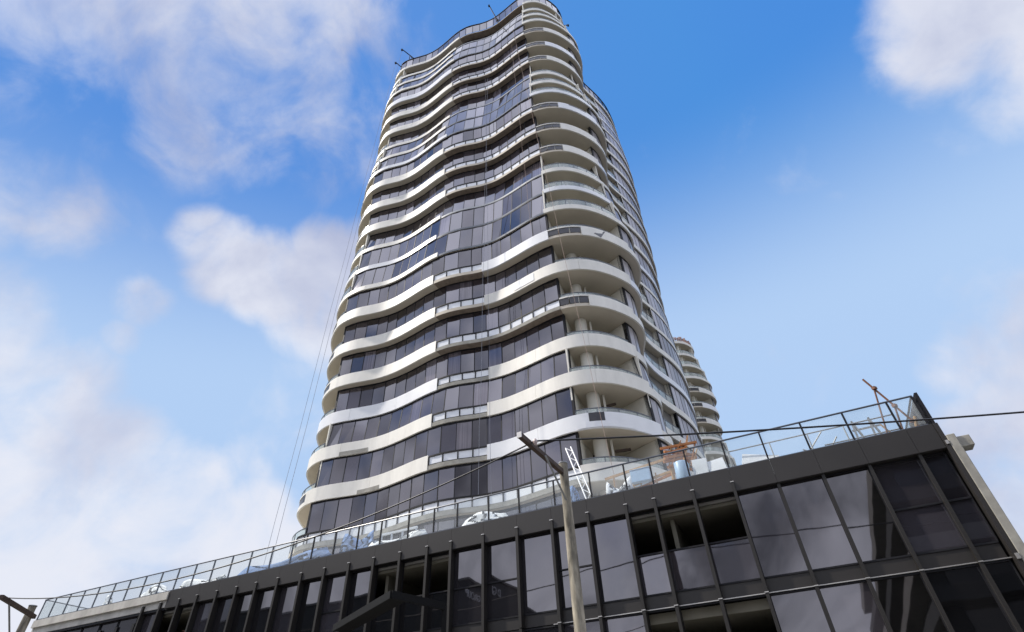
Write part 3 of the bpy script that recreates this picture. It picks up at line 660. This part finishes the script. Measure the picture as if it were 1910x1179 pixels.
# ------------------------------------------------------------------ roof davits and ropes
def davit(base, tip, label):
    t = thing('roof_davit', label, 'davit arm', base, 'davit arms on the tower roof')
    b = Vector((0, 0, 0)); v = tip - base
    q = MB(); q.tube([b - v * .5, v], .075, 8); q.build('arm', M['frame'], t)
    q = MB(); q.tube([v * .15 + Vector((0, 0, -1.2)), v * .15], .06, 8); q.tube([b + Vector((0, 0, -1.2)) - v * .4, b + v * .1], .05, 8); q.build('stand', M['frame'], t)
    q = MB(); q.box(v + Vector((0, 0, -.22)), (.24, .24, .3)); q.build('pulley', M['frame'], t)
    return tip
tp1 = davit(polar(-20.3, 38.6, t=2.19), polar(-22.6, 38.2, t=2.225), 'dark davit arm on the tower roof, upper of the two at the left corner')
tp2 = davit(polar(-20.9, 41.0, t=2.06), polar(-23.3, 40.5, t=2.10), 'dark davit arm on the tower roof, lower of the two at the left corner')
tp3 = davit(polar(-.4, 31.0, t=2.70), polar(-2.2, 30.3, t=2.857), 'dark davit arm leaning out over the middle of the tower roof')
davit(polar(16.4, 33.6, t=2.47), polar(17.5, 34.3, t=2.463), 'dark davit arm beyond the right corner of the tower roof, upper one')
davit(polar(16.5, 38.9, t=2.165), polar(18.0, 39.1, t=2.165), 'dark davit arm beyond the right corner of the tower roof, lower one')
def rope(label, a, b, mt, r=.012):
    q = MB(); q.tube([a.lerp(b, i / 12) + Vector((.03 * math.sin(i * 2.1), 0, 0)) for i in range(13)], r, 5)
    return tag(q.build('hanging_rope', M[mt]), label, 'rope', 'ropes hanging down the tower')
rope('thin grey rope hanging clear of the tower at its left, outer of the pair', tp2, polar(-24.75, 40, z=9.3), 'ropegrey', .014)
rope('thin grey rope hanging clear of the tower at its left, inner of the pair', tp1, polar(-24.15, 38, z=9.3), 'ropegrey', .014)
rope('long pale rope hanging down the front beside the right corner balconies', polar(3.6, 26.6, t=2.6), polar(10.6, 26.2, t=.36), 'rope', .011)
rope('pale rope hanging down the middle of the tower front over the glass', polar(-3.4, 29.5, t=2.1), polar(-3.2, 29.6, t=.42), 'ropegrey', .013)
rope('pale rope hanging beside the other one in the middle of the front', polar(-2.9, 29.5, t=2.1), polar(-4.6, 29.6, t=.42), 'ropegrey', .013)
rope('rusty pale rope on the upper right of the tower front', polar(3.1, 27.0, t=2.4), polar(3.75, 27.1, t=1.2), 'rope', .011)

# ------------------------------------------------------------------ things on the terrace
ZT = 9.3
def scaff(label, u, n):
    t = thing('steel_prop_frame', label, 'scaffold frame', F(u, n, ZT)); return t
t = scaff('rusty steel prop frame leaning above the right corner of the glass balustrade', 5.0, 20.5)
O = t.location
def rel(u, n, z): return F(u, n, z) - O
q = MB(); q.tube([rel(4.68, 20.6, 12.35), rel(5.55, 20.5, 9.95)], .035, 8); q.tube([rel(4.85, 20.55, 11.9), rel(4.45, 20.75, 9.6)], .03, 8); q.tube([rel(5.15, 20.55, 11.1), rel(4.95, 20.8, 9.6)], .03, 8); q.build('prop', M['rust'], t)
for u, z in ((4.86, 11.88), (5.15, 11.07), (5.4, 10.4)): q = MB(); q.box(rel(u, 20.55, z), (.14, .12, .1), .4); q.build('coupler', M['rust'], t)
q = MB(); q.tube([rel(5.5, 20.45, 10.5), rel(5.25, 20.7, 9.6)], .05, 8); q.tube([rel(4.5, 20.7, 10.6), rel(4.9, 20.7, 9.7)], .03, 8); q.build('jack', M['timber'], t)
t = thing('folding_trestle', 'grey folding trestle standing behind the balustrade near its right end', 'trestle', F(3.7, 21.2, ZT))
q = MB()
for du in (0, .55): q.beam((du * EV.x, du * EV.y, 0), Vector((0, 0, 1.85)) + EV * (du + .1), .12, .05); q.beam(EV * (du + .5), Vector((0, 0, 1.85)) + EV * (du + .1), .12, .05)
for zz in (.5, 1.0, 1.5): q.beam(Vector((0, 0, zz)), EV * .9 + Vector((0, 0, zz)), .06, .05)
q.build('trestle_frame', M['galv'], t)
t = thing('guard_rail', 'grey tubular guard rail running behind the balustrade at right', 'guard rail', F(0, 20.7, ZT))
q = MB(); q.tube([EV * -.6 + Vector((0, 0, 1.55)), EV * 5.0 + Vector((0, 0, 1.55))], .025, 6); q.tube([EV * 2.6 + Vector((0, 0, 1.0)), EV * 5.0 + Vector((0, 0, 1.0))], .025, 6)
for du in (-.6, .9, 2.2, 3.4): q.tube([EV * du, EV * du + Vector((0, 0, 1.55))], .025, 6)
q.build('rail_tubes', M['galv'], t)
t = thing('scaffold_brace', 'crossed grey steel braces behind the balustrade right of centre', 'scaffold frame', F(1.6, 20.9, ZT))
q = MB(); q.tube([EV * 0 + Vector((0, 0, .5)), EV * 1.1 + Vector((0, 0, 1.6))], .025, 6); q.tube([EV * .3 + Vector((0, 0, 1.1)), EV * 1.2 + Vector((0, 0, .5))], .025, 6); q.tube([EV * .9 + Vector((0, 0, .6)), EV * 1.5 + Vector((0, 0, 1.3))], .025, 6); q.build('brace_tubes', M['galv'], t)
def sheet(name, label, cat, u, n, z, w, h, mt, seed, rough=.16, lean=.0, group=None):
    rg = random.Random(seed); q = MB(); nx, nz = 9, 6; g = []
    for i in range(nx + 1):
        for j in range(nz + 1):
            a, b = i / nx, j / nz
            g.append(F(u + w * (a - .5) * (1 - .25 * b) + rg.uniform(-.02, .02), n + lean * b + rough * math.sin(a * 7 + seed + b * 3) + rg.uniform(-.012, .012), z + h * b * (0.8 + .2 * math.sin(a * 5 + seed)) + rg.uniform(-.012, .012)))
    for i in range(nx):
        for j in range(nz): q.poly([g[i * (nz + 1) + j], g[(i + 1) * (nz + 1) + j], g[(i + 1) * (nz + 1) + j + 1], g[i * (nz + 1) + j + 1]])
    bm_o = q.build(name, M[mt]); sol = bm_o.modifiers.new('thick', 'SOLIDIFY'); sol.thickness = .02
    bpy.context.view_layer.update()
    me = bm_o.data; bm = bmesh.new(); bm.from_mesh(me); bmesh.ops.remove_doubles(bm, verts=bm.verts, dist=.001); bm.to_mesh(me); bm.free()
    me.polygons.foreach_set('use_smooth', [True] * len(me.polygons))
    return tag(bm_o, label, cat, group)
sheet('blue_tarp', 'blue tarpaulin draped low behind the balustrade below the tower left end', 'tarp', -22.0, 20.42, 9.95, 6.5, 0.71, 'blue', 3, .07, .12)
sheet('blue_tarp', 'small blue tarpaulin behind the balustrade beside the white crate', 'tarp', -17.6, 20.42, 9.95, 2.2, 1.09, 'blue', 8, .07, .12)
sheet('plastic_sheet', 'crumpled white plastic sheet at the far left of the terrace', 'plastic sheet', -27.5, 20.42, 9.95, 4.0, 0.57, 'plastic', 1, .07, .12)
sheet('plastic_sheet', 'white plastic sheet bunched behind the balustrade under the first left balcony', 'plastic sheet', -31.3, 20.42, 9.95, 2.4, 0.71, 'plastic', 5, .07, .12)
sheet('plastic_sheet', 'small white plastic sheet near the left end of the balustrade', 'plastic sheet', -35.0, 20.42, 9.95, .9, 0.71, 'plastic', 6, .07, .12)
sheet('plastic_sheet', 'long white plastic sheet lying behind the balustrade left of centre', 'plastic sheet', -15.3, 20.42, 9.95, 3.6, 0.52, 'plastic', 9, .07, .12)
sheet('plastic_sheet', 'white plastic sheet behind the balustrade below the centre of the tower', 'plastic sheet', -10.9, 20.42, 9.95, 2.6, 0.66, 'plastic', 12, .07, .12)
sheet('plastic_sheet', 'torn white plastic sheet hanging right of the timber pole', 'plastic sheet', -4.9, 20.5, 9.8, 1.3, .95, 'plastic', 15, .07, .12)
sheet('blue_tarp', 'blue plastic tarpaulin hung behind the balustrade beside the timber pole', 'tarp', -6.9, 20.5, 9.6, .7, 1.3, 'blue', 30, .07, .12)
def panel(label, u, n, w, h, tilt, rz, mt='plastic'):
    q = MB(); q.box((0, 0, h / 2), (w, .05, h)); q.beam((-w * .3, .03, h * .05), (-w * .3, .03, h * .97), .05, .03); q.beam((w * .25, .035, h * .05), (w * .25, .035, h * .97), .05, .03)
    o = q.build('wrapped_panel', M[mt], None, bevel=.01); o.location = F(u, n, 9.75); o.rotation_euler = (tilt, rz, -FA); tag(o, label, 'panel')
panel('tall white wrapped panel leaning beside the pale blue drum', -1.75, 20.6, .55, 1.1, -.12, .05)
panel('narrow white wrapped panel leaning right of the taller one behind the balustrade', -1.05, 20.6, .62, .98, -.2, -.1, 'spandrel')
panel('broad white sheet panel tilted sideways behind the balustrade right of the timber stack', .25, 20.6, 1.25, .85, -.3, .28)
panel('low grey white panel lying behind the balustrade next to the broad tilted one', 1.15, 20.6, .8, .45, -.3, -.05, 'rawslab')
q = MB(); q.tube([(0, 0, 0), (0, 0, .1), (0, 0, .85), (0, 0, .9)], [.24, .27, .27, .24], 20); o = q.build('water_drum', M['paleblue'], None, smooth=True); o.location = F(-2.4, 20.75, 9.98); tag(o, 'pale blue plastic drum behind the balustrade under the timber pile', 'drum')
q = MB(); q.box((0, 0, .42), (.8, .5, .5)); q.box((0, 0, .69), (.84, .54, .03)); o = q.build('blue_crate', M['paleblue'], None, bevel=.02); o.location = F(-4.15, 21.6, 10.6); o.rotation_euler.z = -FA; tag(o, 'pale blue plastic crate raised on the timber frame right of the pole', 'crate')
t = thing('white_crate_frame', 'white open crate frame behind the balustrade left of centre', 'crate', F(-16.6, 20.9, ZT))
q = MB()
for zz in (1.05, 1.45): q.beam(Vector((0, 0, zz)), EV * 2.0 + Vector((0, 0, zz)), .09, .09)
for du in (.02, .6, 1.2, 1.95): q.beam(EV * du + Vector((0, 0, .2)), EV * du + Vector((0, 0, 1.4)), .08, .08)
q.build('crate_bars', M['plastic'], t)
t = thing('timber_formwork', 'rough timber formwork frame on the terrace right of the utility pole', 'formwork', F(-5.4, 21.6, ZT))
q = MB(); rg = random.Random(2)
for du in (0, .5, 1.1, 1.75, 2.4): q.beam(EV * du, EV * (du + .08) + Vector((0, 0, 1.75 + rg.uniform(0, .3))), .07, .05)
q.beam(EV * -.4 + Vector((0, 0, 1.3)), EV * 2.9 + Vector((0, 0, 1.75)), .06, .1); q.beam(EV * -.3 + Vector((0, 0, 1.98)), EV * 2.8 + Vector((0, 0, 2.3)), .06, .1)
q.build('studs', M['timber'], t)
q = MB(); q.beam(EV * -.2 + Vector((0, 0, 1.05)), EV * 2.6 + Vector((0, 0, 1.6)), .05, .1); q.build('brace', M['orange'], t)
# inclined white lattice conveyor
t = thing('lattice_ladder', 'white lattice ladder leaning up from the terrace beside the utility pole', 'ladder', F(-5.3, 20.75, ZT))
a, b = polar(7.55, 21.4, t=.385) - t.location, polar(5.7, 23.2, t=.507) - t.location
q = MB()
w_ = EV * .13
q.tube([a - w_, b - w_], .03, 6); q.tube([a + w_, b + w_], .03, 6)
for i in range(11): p, r_ = a.lerp(b, i / 11), a.lerp(b, (i + 1) / 11); q.tube([p - w_, r_ + w_] if i % 2 else [p + w_, r_ - w_], .018, 5)
q.build('lattice', M['white'], t)
# timber pile
rg = random.Random(9); base = polar(17.7, 21.9, z=ZT)
t = thing('timber_stack', 'stack of rough orange timber formwork under the right face of the tower', 'timber stack', base)
q = MB()
for i in range(9): q.beam((rg.uniform(-.8, -.4), rg.uniform(-.3, .3), 1.85 + i * .1), (rg.uniform(.3, .75), rg.uniform(-.3, .3), 1.95 + i * .1 + rg.uniform(-.15, .15)), .1, .08)
q.build('planks', M['orange'], t)
q = MB()
for x in (-.5, 0, .5): q.beam((x, 0, 0), (x, 0, 1.85), .1, .1)
q.build('posts', M['timber'], t)
for i in range(9):
    x = rg.uniform(-.7, .3); q = MB(); ln = rg.uniform(.9, 1.5) if i < 7 else 1.9
    lean = rg.uniform(.35, .75)
    q.beam((0, 0, 0), (lean * ln * .7, rg.uniform(-.15, .15), ln * .85), .055, .035)
    o = q.build('loose_timber', M['timber'] if i % 2 else M['orange']); o.location = base + Vector((x, rg.uniform(-.3, .3), 1.75)); tag(o, 'loose length of raw timber sticking up from the orange timber stack', 'timber', 'loose timbers on the timber stack')

q = MB(); q.beam(polar(10.2, 30.2, t=.588), polar(11.9, 30.6, t=.592), .1, .16); tag(q.build('timber_plank', M['armwood']), 'dark plank propped inside the second corner balcony above the timber pole', 'plank')
q = MB(); q.beam(polar(10.9, 30.2, t=.487), polar(12.6, 30.6, t=.487), .1, .16); tag(q.build('timber_plank', M['armwood']), 'dark plank propped inside the lowest open corner balcony', 'plank')
# ------------------------------------------------------------------ worker in the open bay
def person(base):
    t = thing('person', 'worker in a dark red shirt standing in the open bay at the lower left', 'person', base)
    def skin(name, V, E_, rad, mt, parent):
        me = bpy.data.meshes.new(name); me.from_pydata(V, E_, []); o = bpy.data.objects.new(name, me); COL.objects.link(o); o.parent = parent
        sk = o.modifiers.new('skin', 'SKIN'); 
        for v, r_ in zip(me.skin_vertices[0].data, rad): v.radius = (r_, r_ * .85)
        me.skin_vertices[0].data[0].use_root = True
        ss = o.modifiers.new('sub', 'SUBSURF'); ss.levels = 2; ss.render_levels = 2; me.materials.append(M[mt]); return o
    V = [(0, 0, .95), (0, 0, 1.12), (0, -.01, 1.32), (0, 0, 1.45), (0, -.01, 1.53), (0, -.03, 1.60), (0, -.035, 1.68), (0, -.02, 1.75),
         (.18, 0, 1.42), (.26, -.08, 1.17), (.17, -.30, 1.22), (-.18, 0, 1.42), (-.30, -.1, 1.22), (-.22, -.3, 1.40), (.1, 0, .9), (.11, -.02, .5), (.11, .02, .08), (.11, -.12, .03), (-.1, 0, .9), (-.11, -.02, .5), (-.11, .02, .08), (-.11, -.12, .03)]
    E_ = [(0, 1), (1, 2), (2, 3), (3, 4), (4, 5), (5, 6), (6, 7), (3, 8), (8, 9), (9, 10), (3, 11), (11, 12), (12, 13), (0, 14), (14, 15), (15, 16), (16, 17), (0, 18), (18, 19), (19, 20), (20, 21)]
    rad = [.14, .13, .15, .11, .055, .075, .095, .07, .065, .045, .032, .065, .045, .032, .085, .06, .045, .045, .085, .06, .045, .045]
    body = skin('body', V, E_, rad, 'skin', t)
    for sx, p in ((1, Vector((.17, -.30, 1.22))), (-1, Vector((-.22, -.3, 1.40)))):
        for fi in range(4):
            b = p + Vector((sx * (-.03 + .02 * fi), -.04, .01)); skin('finger', [tuple(b), tuple(b + Vector((0, -.035, .0))), tuple(b + Vector((0, -.055 - .006 * (1.5 - abs(fi - 1.5)), -.025)))], [(0, 1), (1, 2)], [.009, .008, .007], 'skin', body)
        b = p + Vector((-sx * .04, -.0, .0)); skin('thumb', [tuple(b), tuple(b + Vector((-sx * .02, -.03, .015)))], [(0, 1)], [.011, .009], 'skin', body)
    skin('shirt', [(0, 0, .92), (0, 0, 1.12), (0, -.01, 1.32), (0, 0, 1.44), (.18, 0, 1.42), (.235, -.045, 1.28), (-.18, 0, 1.42), (-.25, -.055, 1.31)], [(0, 1), (1, 2), (2, 3), (3, 4), (4, 5), (3, 6), (6, 7)], [.16, .15, .17, .12, .085, .07, .085, .07], 'shirt', t)
    skin('trousers', [(0, 0, .98), (.1, 0, .88), (.11, -.02, .5), (.11, .02, .12), (-.1, 0, .88), (-.11, -.02, .5), (-.11, .02, .12)], [(0, 1), (1, 2), (2, 3), (0, 4), (4, 5), (5, 6)], [.16, .105, .08, .07, .105, .08, .07], 'frame', t)
    q = MB(); q.box((0, -.125, 1.655), (.03, .035, .045)); q.box((.095, -.03, 1.66), (.02, .04, .06)); q.box((-.095, -.03, 1.66), (.02, .04, .06)); q.build('face', M['skin'], body, bevel=.01)
    q = MB(); q.tube([(0, .01, 1.66), (0, .01, 1.72), (0, .0, 1.77), (0, 0, 1.80)], [.1, .108, .09, .03], 16); q.build('hair', M['hair'], t, smooth=True)
    return t
pw = F(-27.75, 20.95, 6.66); w = person(pw); w.rotation_euler.z = -FA
t = thing('work_platform', 'low dark work platform under the worker in the open bay', 'platform', F(-27.75, 21.0, 5.81))
q = MB(); q.box((0, 0, .80), (1.1, .7, .06), -FA)
for dx in (-.45, .45):
    for dy in (-.28, .28): p = Matrix.Rotation(-FA, 3, 'Z') @ Vector((dx, dy, 0)); q.beam(p, p + Vector((0, 0, .765)), .05, .05)
q.build('platform_top', M['galv'], t)

# ------------------------------------------------------------------ across the street (mirrored in the podium glass)
ob = thing('street_building', 'dark building across the street behind the viewer, carrying a grey sign on its side wall', 'building')
m = MB(); fbox(m, -70, -25.6, -34, -5.2, 0, 16.2); m.build('wall', M['opp'], ob)
m = MB(); fbox(m, -70.2, -25.45, -34.2, -5.05, 16.21, 16.4); m.build('roof', M['oppband'], ob)
for k in range(3):
    for i in range(7):
        m = MB(); fbox(m, -68 + i * 6, -65 + i * 6, -5.19, -5.1, 2.2 + k * 4.4, 4.8 + k * 4.4); m.build('window', M['oppwin'], ob)
cu = bpy.data.curves.new('sign_text', 'FONT'); cu.body = 'D GROUP'; cu.size = .85; cu.extrude = .04; cu.align_x = 'LEFT'
tmp = bpy.data.objects.new('tmp', cu); COL.objects.link(tmp); bpy.context.view_layer.update()
me = bpy.data.meshes.new_from_object(tmp.evaluated_get(bpy.context.evaluated_depsgraph_get())); bpy.data.objects.remove(tmp); bpy.data.curves.remove(cu)
so_ = bpy.data.objects.new('sign_letters', me); COL.objects.link(so_); me.materials.clear(); me.materials.append(M['letters']); so_.parent = ob
pos = F(-25.54, -8.3, 14.85); X = NV; Y = Vector((0, 0, 1)); Zx = EV
so_.matrix_local = Matrix(((X.x, Y.x, Zx.x, pos.x), (X.y, Y.y, Zx.y, pos.y), (X.z, Y.z, Zx.z, pos.z), (0, 0, 0, 1)))
ob2 = thing('street_building', 'banded building across the street behind the viewer at right, with open balconies', 'building')
m = MB(); fbox(m, 9.2, 60, -70, -8, 0, 20.5); m.build('wall', M['opp'], ob2)
for k in range(6):
    m = MB(); fbox(m, 7.6, 60, -70, -6.0, 2.9 + k * 3.4, 3.9 + k * 3.4); m.build('balcony_band', M['oppband'] if k % 2 else M['opp'], ob2)
    for i in range(5):
        m = MB(); fbox(m, 10.5 + i * 4.5, 13.4 + i * 4.5, -7.99, -7.9, 4.1 + k * 3.4, 6.0 + k * 3.4); m.build('window', M['oppwin'], ob2)
    for i in range(5):
        m = MB(); fbox(m, 9.1, 9.19, -14 - i * 7, -11 - i * 7, 4.1 + k * 3.4, 6.0 + k * 3.4); m.build('window', M['oppwin'], ob2)

hp = thing('utility_pole', 'tall dark pole behind the viewer, mirrored in the podium glass right of centre', 'pole', F(-7.5, -4.2, 0))
q = MB(); q.tube([(0, 0, 0), (0, 0, 9), (0, 0, 17.8)], [.34, .28, .2], 16); q.build('shaft', M['armwood'], hp, smooth=True)
q = MB(); q.beam(NV * -.2 + Vector((0, 0, 16.9)), NV * 1.9 + Vector((0, 0, 16.9)), .2, .24); q.build('crossarm', M['armwood'], hp)
cable('power_line', 'power cable behind the viewer running left from the tall dark pole', F(-7.4, -4.0, 15.0), F(-46, -4.0, 14.0), 1.0, .045)
cable('power_line', 'power cable behind the viewer running right from the tall dark pole', F(-7.4, -4.0, 15.2), F(40, -5.0, 14.2), .6, .045)
